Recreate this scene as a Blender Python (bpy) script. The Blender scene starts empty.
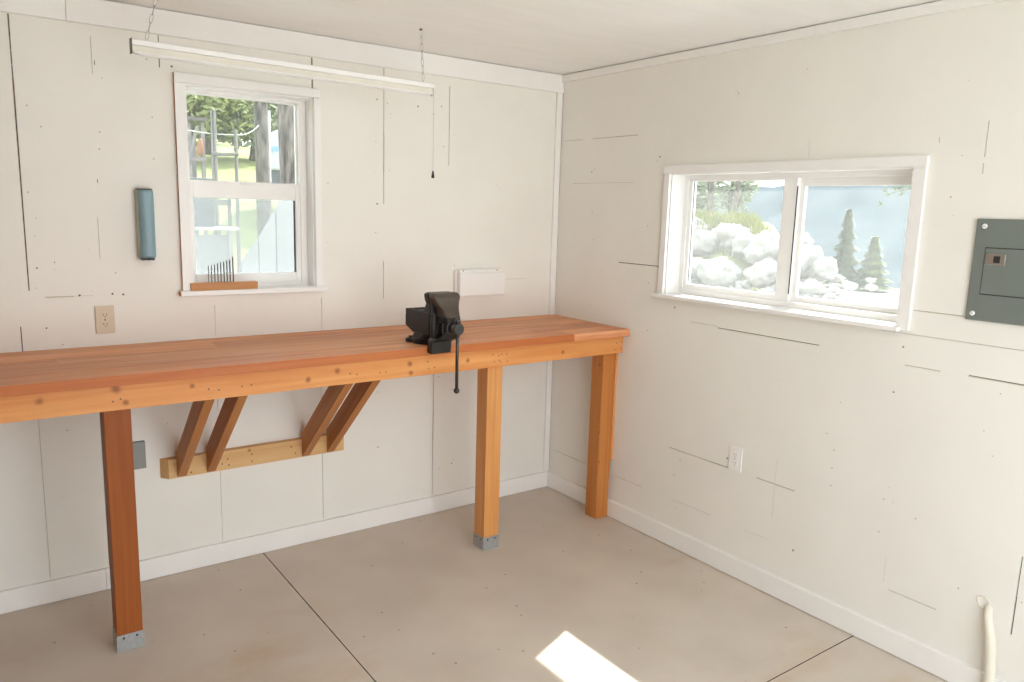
import bpy, bmesh, math, random
from mathutils import Vector, Matrix
random.seed(7)
C = bpy.context.scene.collection
PI = math.pi
SKY, SUN, SUN_EL, EXPO = 3.0, 9.0, 51.8, 0.67

# ------------------------------------------------------------------ helpers
class MB:
    """collects shapes (world coordinates) into one mesh"""
    def __init__(self): self.bm = bmesh.new()
    def box(self, x0, x1, y0, y1, z0, z1, mi=0):
        vs = [self.bm.verts.new((x, y, z)) for x in (x0, x1) for y in (y0, y1) for z in (z0, z1)]
        for f in ((0,1,3,2),(4,6,7,5),(0,4,5,1),(2,3,7,6),(0,2,6,4),(1,5,7,3)):
            self.bm.faces.new([vs[i] for i in f]).material_index = mi
        return vs
    def prism(self, poly, axis, a0, a1, mi=0):
        def P(p, a):
            return {'x': (a, p[0], p[1]), 'y': (p[0], a, p[1]), 'z': (p[0], p[1], a)}[axis]
        A = [self.bm.verts.new(P(p, a0)) for p in poly]; B = [self.bm.verts.new(P(p, a1)) for p in poly]
        n = len(poly)
        self.bm.faces.new(A).material_index = mi; self.bm.faces.new(B[::-1]).material_index = mi
        for i in range(n):
            self.bm.faces.new((A[i], B[i], B[(i+1) % n], A[(i+1) % n])).material_index = mi
    def rings(self, rs, mi=0, caps=True, smooth=False):
        R = [[self.bm.verts.new(p) for p in r] for r in rs]; n = len(R[0])
        for a, b in zip(R[:-1], R[1:]):
            for i in range(n):
                f = self.bm.faces.new((a[i], a[(i+1) % n], b[(i+1) % n], b[i])); f.material_index = mi; f.smooth = smooth
        if caps:
            self.bm.faces.new(R[0][::-1]).material_index = mi; self.bm.faces.new(R[-1]).material_index = mi
    def tube(self, pts, rad, seg=12, mi=0, smooth=True, caps=True):
        pts = [Vector(p) for p in pts]
        if not isinstance(rad, (list, tuple)): rad = [rad]*len(pts)
        rs = []; nrm = None
        for i, p in enumerate(pts):
            d = (pts[min(i+1, len(pts)-1)] - pts[max(i-1, 0)]).normalized()
            if nrm is None:
                nrm = d.orthogonal().normalized()
            else:
                nrm = (nrm - d*nrm.dot(d)).normalized()
            b = d.cross(nrm)
            rs.append([p + (nrm*math.cos(t) + b*math.sin(t))*rad[i] for t in [2*PI*k/seg for k in range(seg)]])
        self.rings(rs, mi, caps, smooth)
    def ball(self, c, r, mi=0, sc=(1, 1, 1), sub=2):
        g = bmesh.ops.create_icosphere(self.bm, subdivisions=sub, radius=r)
        for v in g['verts']: v.co = Vector((v.co.x*sc[0], v.co.y*sc[1], v.co.z*sc[2])) + Vector(c)
        for f in {f for v in g['verts'] for f in v.link_faces}: f.material_index = mi; f.smooth = True
        return g['verts']
    def disc(self, c, n, r, h=.001, seg=8, mi=0):
        c = Vector(c); n = Vector(n)
        self.tube([c, c + n*h], r, seg, mi, False)

def mesh_obj(name, mb, mats, parent=None, bevel=0, seg=2, ang=40):
    me = bpy.data.meshes.new(name)
    bmesh.ops.recalc_face_normals(mb.bm, faces=mb.bm.faces)
    top = parent
    while top is not None and top.parent is not None: top = top.parent
    if top is not None:
        off = Vector(top.location)
        for v in mb.bm.verts: v.co -= off
    mb.bm.to_mesh(me); mb.bm.free()
    for m in (mats if isinstance(mats, (list, tuple)) else [mats]): me.materials.append(m)
    o = bpy.data.objects.new(name, me); C.objects.link(o)
    if parent is not None: o.parent = parent
    if bevel:
        b = o.modifiers.new('edge', 'BEVEL'); b.width = bevel; b.segments = seg; b.limit_method = 'ANGLE'; b.angle_limit = math.radians(ang)
    return o
def recentre(o):
    """origin at the base of a one-mesh thing"""
    vs = [v.co for v in o.data.vertices]
    c = Vector(((min(v.x for v in vs)+max(v.x for v in vs))/2, (min(v.y for v in vs)+max(v.y for v in vs))/2, min(v.z for v in vs)))
    o.data.transform(Matrix.Translation(-c)); o.location = c
def tag(o, label=None, cat=None, group=None, kind=None):
    if label: o['label'] = label
    if cat: o['category'] = cat
    if group: o['group'] = group
    if kind: o['kind'] = kind
    return o
def thing(name, loc, label, cat, group=None):
    o = bpy.data.objects.new(name, None); o.empty_display_size = .05; C.objects.link(o); o.location = loc
    return tag(o, label, cat, group)
def single(name, mb, mats, label, cat, group=None, bevel=0, kind=None):
    o = mesh_obj(name, mb, mats, None, bevel); recentre(o)
    return tag(o, label, cat, group, kind)
def structure(name, mb, mats, bevel=0, label=None, cat=None):
    return tag(mesh_obj(name, mb, mats, None, bevel), label, cat, kind='structure')

# ------------------------------------------------------------------ materials
def nodes(name):
    m = bpy.data.materials.new(name); m.use_nodes = True
    return m, m.node_tree.nodes, m.node_tree.links, m.node_tree.nodes['Principled BSDF']
def rgb(c): return (c[0], c[1], c[2], 1)
def plain(name, col, rough=.5, metal=0, var=.05, scale=8, bump=0, bscale=60, stretch=(1, 1, 1)):
    m, N, L, P = nodes(name)
    tc = N.new('ShaderNodeTexCoord'); mp = N.new('ShaderNodeMapping'); mp.inputs['Scale'].default_value = stretch
    L.new(tc.outputs['Object'], mp.inputs[0])
    nz = N.new('ShaderNodeTexNoise'); nz.inputs['Scale'].default_value = scale; nz.inputs['Detail'].default_value = 5
    L.new(mp.outputs[0], nz.inputs['Vector'])
    cr = N.new('ShaderNodeValToRGB'); cr.color_ramp.elements[0].position = .3; cr.color_ramp.elements[1].position = .7
    cr.color_ramp.elements[0].color = rgb([max(0, v*(1-var)) for v in col]); cr.color_ramp.elements[1].color = rgb([min(1, v*(1+var)) for v in col])
    L.new(nz.outputs['Fac'], cr.inputs[0]); L.new(cr.outputs[0], P.inputs['Base Color'])
    P.inputs['Roughness'].default_value = rough; P.inputs['Metallic'].default_value = metal
    if bump:
        n2 = N.new('ShaderNodeTexNoise'); n2.inputs['Scale'].default_value = bscale; n2.inputs['Detail'].default_value = 4
        L.new(mp.outputs[0], n2.inputs['Vector'])
        b = N.new('ShaderNodeBump'); b.inputs['Strength'].default_value = bump; b.inputs['Distance'].default_value = .004
        L.new(n2.outputs['Fac'], b.inputs['Height']); L.new(b.outputs[0], P.inputs['Normal'])
    return m
def wood(name, light, dark, axis, knots=(), rough=.45, island=.12, fine=55, contrast=(.35, .68)):
    m, N, L, P = nodes(name)
    tc = N.new('ShaderNodeTexCoord'); mp = N.new('ShaderNodeMapping')
    s = [fine, fine, fine]; s['xyz'.index(axis)] = 1.6
    mp.inputs['Scale'].default_value = s
    L.new(tc.outputs['Object'], mp.inputs[0])
    geo = N.new('ShaderNodeNewGeometry')
    ad = N.new('ShaderNodeVectorMath'); ad.operation = 'ADD'
    sc = N.new('ShaderNodeVectorMath'); sc.operation = 'SCALE'; sc.inputs[0].default_value = (31, 17, 23)
    L.new(geo.outputs['Random Per Island'], sc.inputs['Scale']); L.new(mp.outputs[0], ad.inputs[0]); L.new(sc.outputs[0], ad.inputs[1])
    n1 = N.new('ShaderNodeTexNoise'); n1.inputs['Scale'].default_value = 1; n1.inputs['Detail'].default_value = 6; n1.inputs['Distortion'].default_value = .6
    L.new(ad.outputs[0], n1.inputs['Vector'])
    m2 = N.new('ShaderNodeMapping'); s2 = [9, 9, 9]; s2['xyz'.index(axis)] = 1.1; m2.inputs['Scale'].default_value = s2
    L.new(tc.outputs['Object'], m2.inputs[0])
    ad2 = N.new('ShaderNodeVectorMath'); ad2.operation = 'ADD'; L.new(m2.outputs[0], ad2.inputs[0]); L.new(sc.outputs[0], ad2.inputs[1])
    n2 = N.new('ShaderNodeTexNoise'); n2.inputs['Scale'].default_value = 1; n2.inputs['Detail'].default_value = 3
    L.new(ad2.outputs[0], n2.inputs['Vector'])
    mx = N.new('ShaderNodeMath'); mx.operation = 'MULTIPLY_ADD'; mx.inputs[1].default_value = .55
    L.new(n1.outputs['Fac'], mx.inputs[0])
    ml = N.new('ShaderNodeMath'); ml.operation = 'MULTIPLY'; ml.inputs[1].default_value = .45
    L.new(n2.outputs['Fac'], ml.inputs[0]); L.new(ml.outputs[0], mx.inputs[2])
    cr = N.new('ShaderNodeValToRGB'); cr.color_ramp.elements[0].position = contrast[0]; cr.color_ramp.elements[1].position = contrast[1]
    cr.color_ramp.elements[0].color = rgb(dark); cr.color_ramp.elements[1].color = rgb(light)
    L.new(mx.outputs[0], cr.inputs[0])
    hs = N.new('ShaderNodeHueSaturation')
    mr = N.new('ShaderNodeMapRange'); mr.inputs['To Min'].default_value = 1-island; mr.inputs['To Max'].default_value = 1+island
    L.new(geo.outputs['Random Per Island'], mr.inputs[0]); L.new(mr.outputs[0], hs.inputs['Value']); L.new(cr.outputs[0], hs.inputs['Color'])
    col = hs.outputs[0]
    for (kx, ky, kz, kr) in knots:
        d = N.new('ShaderNodeVectorMath'); d.operation = 'DISTANCE'; d.inputs[1].default_value = (kx, ky, kz)
        nn = N.new('ShaderNodeTexNoise'); nn.inputs['Scale'].default_value = 40
        L.new(tc.outputs['Object'], nn.inputs['Vector']); L.new(tc.outputs['Object'], d.inputs[0])
        dd = N.new('ShaderNodeMath'); dd.operation = 'MULTIPLY_ADD'; dd.inputs[1].default_value = kr*.9; L.new(nn.outputs['Fac'], dd.inputs[0]); L.new(d.outputs['Value'], dd.inputs[2])
        r = N.new('ShaderNodeMapRange'); r.inputs['From Min'].default_value = kr*.7; r.inputs['From Max'].default_value = kr*1.9
        r.inputs['To Min'].default_value = .85; r.inputs['To Max'].default_value = 0
        L.new(dd.outputs[0], r.inputs[0])
        mixc = N.new('ShaderNodeMixRGB'); mixc.inputs[2].default_value = (.24, .065, .02, 1)
        L.new(r.outputs[0], mixc.inputs[0]); L.new(col, mixc.inputs[1]); col = mixc.outputs[0]
    L.new(col, P.inputs['Base Color']); P.inputs['Roughness'].default_value = rough; P.inputs['Specular IOR Level'].default_value = .28
    b = N.new('ShaderNodeBump'); b.inputs['Strength'].default_value = .12; b.inputs['Distance'].default_value = .002
    L.new(n1.outputs['Fac'], b.inputs['Height']); L.new(b.outputs[0], P.inputs['Normal'])
    return m
def glass(name, dust, tint=.93):
    """clear pane with a film of dust that catches the light"""
    m = bpy.data.materials.new(name); m.use_nodes = True; N = m.node_tree.nodes; L = m.node_tree.links; N.clear()
    out = N.new('ShaderNodeOutputMaterial'); tr = N.new('ShaderNodeBsdfTransparent'); tr.inputs[0].default_value = (tint*.985, tint, tint, 1)
    gl = N.new('ShaderNodeBsdfGlossy'); gl.inputs['Roughness'].default_value = .02
    lw = N.new('ShaderNodeLayerWeight'); lw.inputs[0].default_value = .12
    m1 = N.new('ShaderNodeMixShader'); L.new(lw.outputs['Fresnel'], m1.inputs[0]); L.new(tr.outputs[0], m1.inputs[1]); L.new(gl.outputs[0], m1.inputs[2])
    tl = N.new('ShaderNodeBsdfTranslucent'); tl.inputs[0].default_value = (.86, .88, .86, 1)
    tc = N.new('ShaderNodeTexCoord'); nz = N.new('ShaderNodeTexNoise'); nz.inputs['Scale'].default_value = 3.5; nz.inputs['Detail'].default_value = 6
    L.new(tc.outputs['Object'], nz.inputs['Vector'])
    mr = N.new('ShaderNodeMapRange'); mr.inputs['From Min'].default_value = .3; mr.inputs['From Max'].default_value = .7
    mr.inputs['To Min'].default_value = dust*.75; mr.inputs['To Max'].default_value = dust*1.25; L.new(nz.outputs['Fac'], mr.inputs[0])
    m2 = N.new('ShaderNodeMixShader'); L.new(mr.outputs[0], m2.inputs[0]); L.new(m1.outputs[0], m2.inputs[1]); L.new(tl.outputs[0], m2.inputs[2])
    L.new(m2.outputs[0], out.inputs[0])
    return m
def leafy(name, col, trans=.35, var=.35):
    m, N, L, P = nodes(name)
    geo = N.new('ShaderNodeNewGeometry'); cr = N.new('ShaderNodeValToRGB')
    cr.color_ramp.elements[0].color = rgb([v*(1-var) for v in col]); cr.color_ramp.elements[1].color = rgb([min(1, v*(1+var)) for v in col])
    L.new(geo.outputs['Random Per Island'], cr.inputs[0]); L.new(cr.outputs[0], P.inputs['Base Color']); P.inputs['Roughness'].default_value = .6
    tl = N.new('ShaderNodeBsdfTranslucent'); L.new(cr.outputs[0], tl.inputs[0])
    mx = N.new('ShaderNodeMixShader'); mx.inputs[0].default_value = trans
    L.new(P.outputs[0], mx.inputs[1]); L.new(tl.outputs[0], mx.inputs[2]); L.new(mx.outputs[0], N['Material Output'].inputs[0])
    return m

PAINT = (.822, .814, .768)
M = dict(
    wall=plain('wall_paint', PAINT, .55, var=.025, scale=2.5, bump=.12, bscale=14),
    gap=plain('dark_gap', (.085, .075, .06), .9),
    nail=plain('rusty_nail', (.16, .11, .08), .8),
    dent=plain('paint_dent', (.55, .47, .38), .7),
    ceil=plain('ceiling_paint', (.885, .885, .875), .6, var=.02, scale=6, bump=.35, bscale=16, stretch=(.5, 3, 1)),
    trim=plain('trim_paint', (.86, .855, .835), .45, var=.015, bump=.05),
    base=plain('baseboard_paint', (.865, .86, .84), .45, var=.015),
    white=plain('window_white', (.86, .86, .85), .35, var=.01),
    vinyl=plain('white_vinyl', (.87, .87, .86), .3, var=.01),
    plastic=plain('white_plastic', (.86, .855, .84), .35, var=.01),
    cream=plain('painted_plate', (.66, .57, .44), .5, var=.04),
    rawedge=plain('raw_wood_edge', (.50, .28, .14), .7, var=.2),
    seal=plain('rubber_seal', (.05, .05, .055), .6),
    grey=plain('grey_enamel', (.17, .195, .18), .4, var=.03),
    greyplate=plain('grey_plate', (.24, .25, .24), .4, .2, var=.05),
    slot=plain('black_slot', (.02, .02, .02), .5),
    steel=plain('steel', (.55, .54, .52), .35, .9, var=.05),
    galv=plain('galvanised', (.42, .44, .45), .45, .6, var=.12, scale=60),
    iron=plain('cast_iron', (.013, .0105, .0085), .5, .2, var=.2, scale=25, bump=.15, bscale=140),
    ironlit=plain('lit_iron', (.085, .066, .050), .45, .35, var=.15, scale=30),
    handle=plain('handle_steel', (.075, .07, .066), .35, .7, var=.2),
    blue=plain('blue_enamel', (.235, .365, .425), .4, var=.04),
    bluegrey=plain('grey_strip', (.40, .42, .37), .45, var=.05),
    browncap=plain('brown_cap', (.12, .10, .06), .5),
    drill=plain('drill_steel', (.04, .037, .034), .5, .2),
    black=plain('black_plastic', (.02, .02, .02), .4),
    conduit=plain('cream_pipe', (.80, .76, .66), .35, var=.03),
    caulk=plain('caulk', (.80, .75, .66), .6),
)
# concrete floor with soft stains
def floor_mat():
    m, N, L, P = nodes('concrete')
    tc = N.new('ShaderNodeTexCoord')
    def noise(s, d=5, st=(1, 1, 1)):
        mp = N.new('ShaderNodeMapping'); mp.inputs['Scale'].default_value = st; L.new(tc.outputs['Object'], mp.inputs[0])
        n = N.new('ShaderNodeTexNoise'); n.inputs['Scale'].default_value = s; n.inputs['Detail'].default_value = d; L.new(mp.outputs[0], n.inputs['Vector']); return n
    def ramp(n, a, b, c0, c1):
        r = N.new('ShaderNodeValToRGB'); r.color_ramp.elements[0].position = a; r.color_ramp.elements[1].position = b
        r.color_ramp.elements[0].color = c0; r.color_ramp.elements[1].color = c1; L.new(n.outputs['Fac'], r.inputs[0]); return r
    base = ramp(noise(2.2), .3, .7, (.565, .495, .415, 1), (.66, .595, .51, 1))
    mx = N.new('ShaderNodeMixRGB'); mx.blend_type = 'MULTIPLY'
    st = ramp(noise(1.3, 8, (1, 2.2, 1)), .58, .74, (1, 1, 1, 1), (.86, .72, .56, 1))
    mx.inputs[0].default_value = .7; L.new(base.outputs[0], mx.inputs[1]); L.new(st.outputs[0], mx.inputs[2])
    sp = N.new('ShaderNodeTexVoronoi'); sp.inputs['Scale'].default_value = 9; L.new(tc.outputs['Object'], sp.inputs['Vector'])
    r2 = N.new('ShaderNodeValToRGB'); r2.color_ramp.elements[0].position = .035; r2.color_ramp.elements[1].position = .06
    r2.color_ramp.elements[0].color = (.42, .33, .25, 1); r2.color_ramp.elements[1].color = (1, 1, 1, 1); L.new(sp.outputs['Distance'], r2.inputs[0])
    m3 = N.new('ShaderNodeMixRGB'); m3.blend_type = 'MULTIPLY'; m3.inputs[0].default_value = .8
    L.new(mx.outputs[0], m3.inputs[1]); L.new(r2.outputs[0], m3.inputs[2]); L.new(m3.outputs[0], P.inputs['Base Color'])
    rr = N.new('ShaderNodeMapRange'); rr.inputs['To Min'].default_value = .38; rr.inputs['To Max'].default_value = .6
    L.new(noise(5).outputs['Fac'], rr.inputs[0]); L.new(rr.outputs[0], P.inputs['Roughness'])
    b = N.new('ShaderNodeBump'); b.inputs['Strength'].default_value = .08; b.inputs['Distance'].default_value = .003
    L.new(noise(70, 3).outputs['Fac'], b.inputs['Height']); L.new(b.outputs[0], P.inputs['Normal'])
    return m
M['floor'] = floor_mat()

# ------------------------------------------------------------------ room shell
H = 2.4422
XL, YF = -3.14, -3.8            # unseen left wall set near to shade that side, front wall (behind the camera)
T = .15                         # wall thickness
W1 = (-2.045, -1.483, 1.279, 2.163)      # back window hole x0 x1 z0 z1
W2 = (-2.066, -.877, 1.279, 1.875)       # right window hole y0 y1 z0 z1
DOOR = (-2.62, -.62, 0.0, 2.39)           # open wide doorway behind the camera

def panel(mapf, u0, u1, v0, v1, holes=(), grooves=(), thick=T, gdepth=.006, nails=(), nailn=None):
    """a slab: front face cut by real grooves, holes right through; mapf(u, v, depth) -> world"""
    mb = MB(); bm = mb.bm
    us = sorted({round(x, 5) for x in [u0, u1] + [h[i] for h in list(holes) + list(grooves) for i in (0, 1)] if u0 <= x <= u1})
    vs = sorted({round(x, 5) for x in [v0, v1] + [h[i] for h in list(holes) + list(grooves) for i in (2, 3)] if v0 <= x <= v1})
    def kind(a, b):
        for h in holes:
            if h[0] < a < h[1] and h[2] < b < h[3]: return 2
        for g in grooves:
            if g[0] < a < g[1] and g[2] < b < g[3]: return 1
        return 0
    K = [[kind((us[i]+us[i+1])/2, (vs[j]+vs[j+1])/2) for j in range(len(vs)-1)] for i in range(len(us)-1)]
    cache = {}
    def V(i, j, d):
        k = (i, j, d)
        if k not in cache: cache[k] = bm.verts.new(mapf(us[i], vs[j], d))
        return cache[k]
    D = {0: 0.0, 1: gdepth, 2: thick}
    nu, nv = len(us)-1, len(vs)-1
    for i in range(nu):
        for j in range(nv):
            k = K[i][j]
            if k != 2:
                f = bm.faces.new((V(i, j, D[k]), V(i+1, j, D[k]), V(i+1, j+1, D[k]), V(i, j+1, D[k]))); f.material_index = (1 if min(us[i+1]-us[i], vs[j+1]-vs[j]) > .0031 else 3 if len(us) > 4 and grooves and gdepth < .01 else 1) if k == 1 else 0
                bm.faces.new((V(i, j, thick), V(i, j+1, thick), V(i+1, j+1, thick), V(i+1, j, thick)))
            for (ii, jj, a, b) in ((i-1, j, (i, j), (i, j+1)), (i, j-1, (i, j), (i+1, j))):
                k2 = K[ii][jj] if 0 <= ii and 0 <= jj else 2
                if D[k] != D[k2]:
                    f = bm.faces.new((V(*a, D[k]), V(*b, D[k]), V(*b, D[k2]), V(*a, D[k2])))
                    f.material_index = 0 if gdepth < .01 or 2 in (k, k2) else 1
            if i == nu-1 and k != 2: bm.faces.new((V(i+1, j, D[k]), V(i+1, j+1, D[k]), V(i+1, j+1, thick), V(i+1, j, thick)))
            if j == nv-1 and k != 2: bm.faces.new((V(i, j+1, D[k]), V(i+1, j+1, D[k]), V(i+1, j+1, thick), V(i, j+1, thick)))
    for (u, v, r, mi) in nails:
        mb.disc(mapf(u, v, -.0002), nailn, r, .0006, 7, mi)
    return mb
def vcrack(u, z0, z1, w, broken=0):
    rg = random.Random(int(abs(u)*1000)*7 + int(z0*100)); out = []; z = z0
    while z < z1-.001:
        l = min(rg.uniform(.10, .22), z1-z); ww = w*rg.uniform(.75, 1.2)
        if not (broken and rg.random() < broken): out.append((u-ww/2, u+ww/2, z, z+l))
        z += l
    return out
def hcrack(v, a, b, w, broken=0):
    a, b = min(a, b), max(a, b)
    return [(p[2], p[3], p[0], p[1]) for p in vcrack(v, a, b, w, broken)]
# back wall: boards stand upright
gb = []
gb += vcrack(-2.653, 1.31, 2.342, .0058) + vcrack(-2.655, .1, 1.30, .002, .5)
gb += vcrack(-2.385, 2.16, 2.30, .0022, .3) + vcrack(-2.398, 1.43, 1.60, .002, .2) + [(-2.377, -2.3737, 2.195, 2.212), (-2.3915, -2.3882, 1.738, 1.752)]
gb += vcrack(-2.435, .1, 1.0, .0026) + vcrack(-2.69, 1.07, 1.17, .004)
gb += vcrack(-2.137, 2.215, 2.342, .0045, .25)
gb += vcrack(-1.483, 2.205, 2.342, .0062) + vcrack(-1.452, 1.08, 1.26, .003, .35) + vcrack(-1.458, .1, 1.02, .0028)
gb += vcrack(-1.955, .1, 1.02, .0022, .25) + vcrack(-1.953, 1.08, 1.22, .002, .3)
gb += vcrack(-1.120, 1.69, 2.342, .0058) + vcrack(-1.121, 1.215, 1.42, .0028, .1)
gb += vcrack(-.745, 1.90, 2.30, .0035, .05) + vcrack(-.822, .1, .95, .0042)
gb += hcrack(1.225, -1.31, -1.13, .002, .15) + hcrack(1.292, -.40, -.22, .0026, .1)
gb += hcrack(1.282, -2.60, -2.50, .004) + hcrack(1.283, -2.50, -2.43, .002, .3) + hcrack(1.279, -2.40, -2.16, .002, .6)
gb += hcrack(1.218, -2.16, -2.09, .0022, .3)
rn = random.Random(3)
nb = []
for u in (-2.62, -2.57, -2.36, -2.42, -2.17, -1.40, -1.16, -1.08, -.79, -.70, -.45):
    for k in range(7):
        nb.append((u+rn.uniform(-.02, .02), rn.uniform(.15, 2.3), rn.choice((.0018, .0025, .0035)), rn.choice((2, 3, 3))))
for x, z in ((-2.09, 2.225), (-1.156, 1.69), (-.93, 2.18), (-2.48, 1.285), (-2.36, 1.287), (-2.32, 1.283)): nb.append((x, z, .0045, 2))
nb = [n for n in nb if not (W1[0]-.06 < n[0] < W1[1]+.06 and W1[2]-.03 < n[1] < W1[3]+.06)]
structure('wall_back', panel(lambda u, v, d: (u, d, v), XL-T, T, 0, H+.15, [W1], gb, nails=nb, nailn=(0, -1, 0)), [M['wall'], M['gap'], M['nail'], M['dent']])
# right wall: boards lie flat
gr = []
gr += hcrack(2.077, -.04, -.20, .0042, .05) + hcrack(2.076, -.28, -.63, .0042, .15) + hcrack(1.838, -.12, -.838, .0022, .05)
gr += hcrack(1.419, -.53, -.845, .0045)
gr += hcrack(.242, -.03, -.80, .0032, .05) + hcrack(.51, -.97, -1.36, .0042) + hcrack(.51, -1.50, -1.70, .004, .1)
gr += hcrack(.246, -.98, -1.60, .002, .2)
gr += hcrack(1.168, -1.06, -1.22, .0025, .3) + hcrack(1.16, -1.22, -1.75, .0045) + hcrack(1.15, -1.92, -2.05, .0022, .3) + hcrack(1.142, -2.11, -2.24, .0035)
gr += hcrack(1.144, -2.335, -2.62, .0075) + hcrack(1.351, -2.115, -2.30, .003, .1) + hcrack(1.26, -2.0, -2.5, .0018, .2)
gr += hcrack(.248, -2.145, -2.33, .004) + vcrack(-2.58, .27, .56, .0045, .1) + vcrack(-2.124, .27, .62, .0016, .3)
gr += vcrack(-2.297, 1.90, 2.02, .003) + vcrack(-2.297, 1.70, 1.88, .0018, .3) + vcrack(-2.14, 1.955, 1.975, .003)
gr += vcrack(-1.60, .35, .62, .0015, .4) + vcrack(-1.62, 1.925, 1.99, .002, .2)
nr = []
for u in (-.30, -.75, -1.02, -1.25, -1.60, -1.85, -2.10, -2.20, -2.42, -2.60):
    for k in range(6):
        nr.append((u+rn.uniform(-.03, .03), rn.uniform(.15, 2.35), rn.choice((.0018, .0025, .0035)), rn.choice((2, 3, 3))))
for y, z in ((-1.335, .555), (-.79, 1.96), (-.95, 1.225), (-1.72, .245), (-2.10, 1.93)): nr.append((y, z, .0045, 2))
nr = [n for n in nr if not (W2[0]-.06 < n[0] < W2[1]+.06 and W2[2]-.03 < n[1] < W2[3]+.06) and not (n[0] < -2.28 and 1.3 < n[1] < 1.72)]
structure('wall_right', panel(lambda u, v, d: (d, u, v), YF-T, 0, 0, H+.15, [W2], gr, nails=nr, nailn=(-1, 0, 0)), [M['wall'], M['gap'], M['nail'], M['dent']])
structure('wall_left', panel(lambda u, v, d: (XL-d, u, v), YF-T, 0, 0, H+.15), [plain('shading_brown', (.24, .145, .06), .8, var=.15), M['gap']])  # unseen wall, brought close and coloured dark brown to darken the room's left
structure('wall_front', panel(lambda u, v, d: (u, YF-d, v), XL, 0, 0, H+.15, [DOOR]), [M['wall'], M['gap']])
mb = MB(); mb.box(-5, 2, YF-9, YF-T-.01, -.12, -.02); structure('bounce_driveway', mb, plain('pale_concrete', (.72, .71, .68), .8, var=.05))  # unseen slab, added pale to bounce sunlight up onto the ceiling
# floor slab with two saw-cut joints
structure('floor', panel(lambda u, v, d: (u, v, -d), XL, 0, YF, 0, (), [(-1.7735, -1.7690, YF, 0), (XL, 0, -2.0365, -2.0325)], .12, .012), [M['floor'], M['gap']])
mb = MB(); mb.box(XL-T, T, YF-T, T, H+.001, H+.14); structure('ceiling', mb, M['ceil'])
# baseboards, crown boards, corner batten
mb = MB(); mb.box(-2.451, -.0005, -.018, 0, .002, .0965); mb.box(XL, -2.4522, -.018, 0, .002, .0965); structure('baseboard_back', mb, M['base'], .0015)
mb = MB(); mb.box(-.018, 0, YF, -.0185, .003, .0965); structure('baseboard_right', mb, M['base'], .002)
mb = MB(); mb.box(XL, -2.467, -.018, 0, 2.343, H-.003); mb.box(-2.4655, 0, -.018, 0, 2.343, H-.0025); structure('trim_1', mb, M['trim'], .0015)
mb = MB(); mb.box(-.018, 0, -1.605, -.0185, 2.4008, H-.004); mb.box(-.018, 0, YF, -1.6065, 2.4008, H-.0025); structure('trim_2', mb, M['trim'], .002)
mb = MB(); mb.box(-.042, -.004, -.014, 0, .097, 2.343); structure('trim_3', mb, M['trim'], .003)

# ------------------------------------------------------------------ window 1 (back wall, single hung)
w1 = tag(bpy.data.objects.new('window_1', None), kind='structure'); C.objects.link(w1); w1.location = (-1.76, 0, 1.279)
mb = MB()
mb.box(-2.088, -2.045, -.022, -.0005, 1.291, 2.162); mb.box(-1.483, -1.452, -.018, -.0005, 1.291, 2.162); mb.box(-2.088, -1.455, -.022, -.0005, 2.163, 2.202)
for f in mb.bm.faces:
    c = f.calc_center_median()
    if abs(c.x+2.088) < 1e-4: f.material_index = 1
mesh_obj('casing', mb, [M['white'], M['rawedge']], w1, .001)
mb = MB(); mb.box(-2.102, -1.44, -.045, .085, 1.268, 1.291)
for f in mb.bm.faces:
    if f.calc_center_median().x < -2.10: f.material_index = 1
mesh_obj('window_sill', mb, [M['white'], M['rawedge']], w1, .003)
mb = MB(); mb.box(-2.049, -2.037, 0, .085, 1.291, 2.16); mb.box(-1.489, -1.479, 0, .085, 1.291, 2.16); mb.box(-2.049, -1.479, 0, .085, 2.155, 2.17); mesh_obj('jamb', mb, M['white'], w1)
mb = MB()
for b in ((-2.06, -2.042, 1.27, 2.175), (-1.519, -1.47, 1.27, 2.175), (-2.042, -1.519, 1.27, 1.305), (-2.042, -1.519, 2.142, 2.175)): mb.box(b[0], b[1], .078, .15, b[2], b[3])
mesh_obj('window_frame', mb, M['vinyl'], w1, .002)
mb = MB()
for b in ((-2.042, -2.005, 1.29, 1.77), (-1.542, -1.512, 1.29, 1.77), (-2.005, -1.542, 1.29, 1.352), (-2.005, -1.542, 1.693, 1.77)): mb.box(b[0], b[1], .084, .108, b[2], b[3])
mb.box(-1.80, -1.73, .076, .09, 1.758, 1.772)
mb.box(-1.549, -1.542, .094, .098, 1.352, 1.693, 1)
s1 = mesh_obj('lower_sash', mb, [M['vinyl'], M['seal']], w1, .002)
mb = MB()
for b in ((-2.046, -2.036, 1.74, 2.146), (-1.524, -1.517, 1.74, 2.146), (-2.036, -1.524, 1.72, 1.768), (-2.036, -1.524, 2.138, 2.146)): mb.box(b[0], b[1], .112, .136, b[2], b[3])
s2 = mesh_obj('upper_sash', mb, M['vinyl'], w1, .002)
mb = MB(); mb.box(-2.006, -1.541, .097, .100, 1.351, 1.694); mesh_obj('pane', mb, glass('dusty_pane_lower', .05, .80), s1)
mb = MB(); mb.box(-2.037, -1.523, .122, .125, 1.767, 2.139); mesh_obj('pane', mb, glass('dusty_pane_upper', .03, .80), s2)
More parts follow.
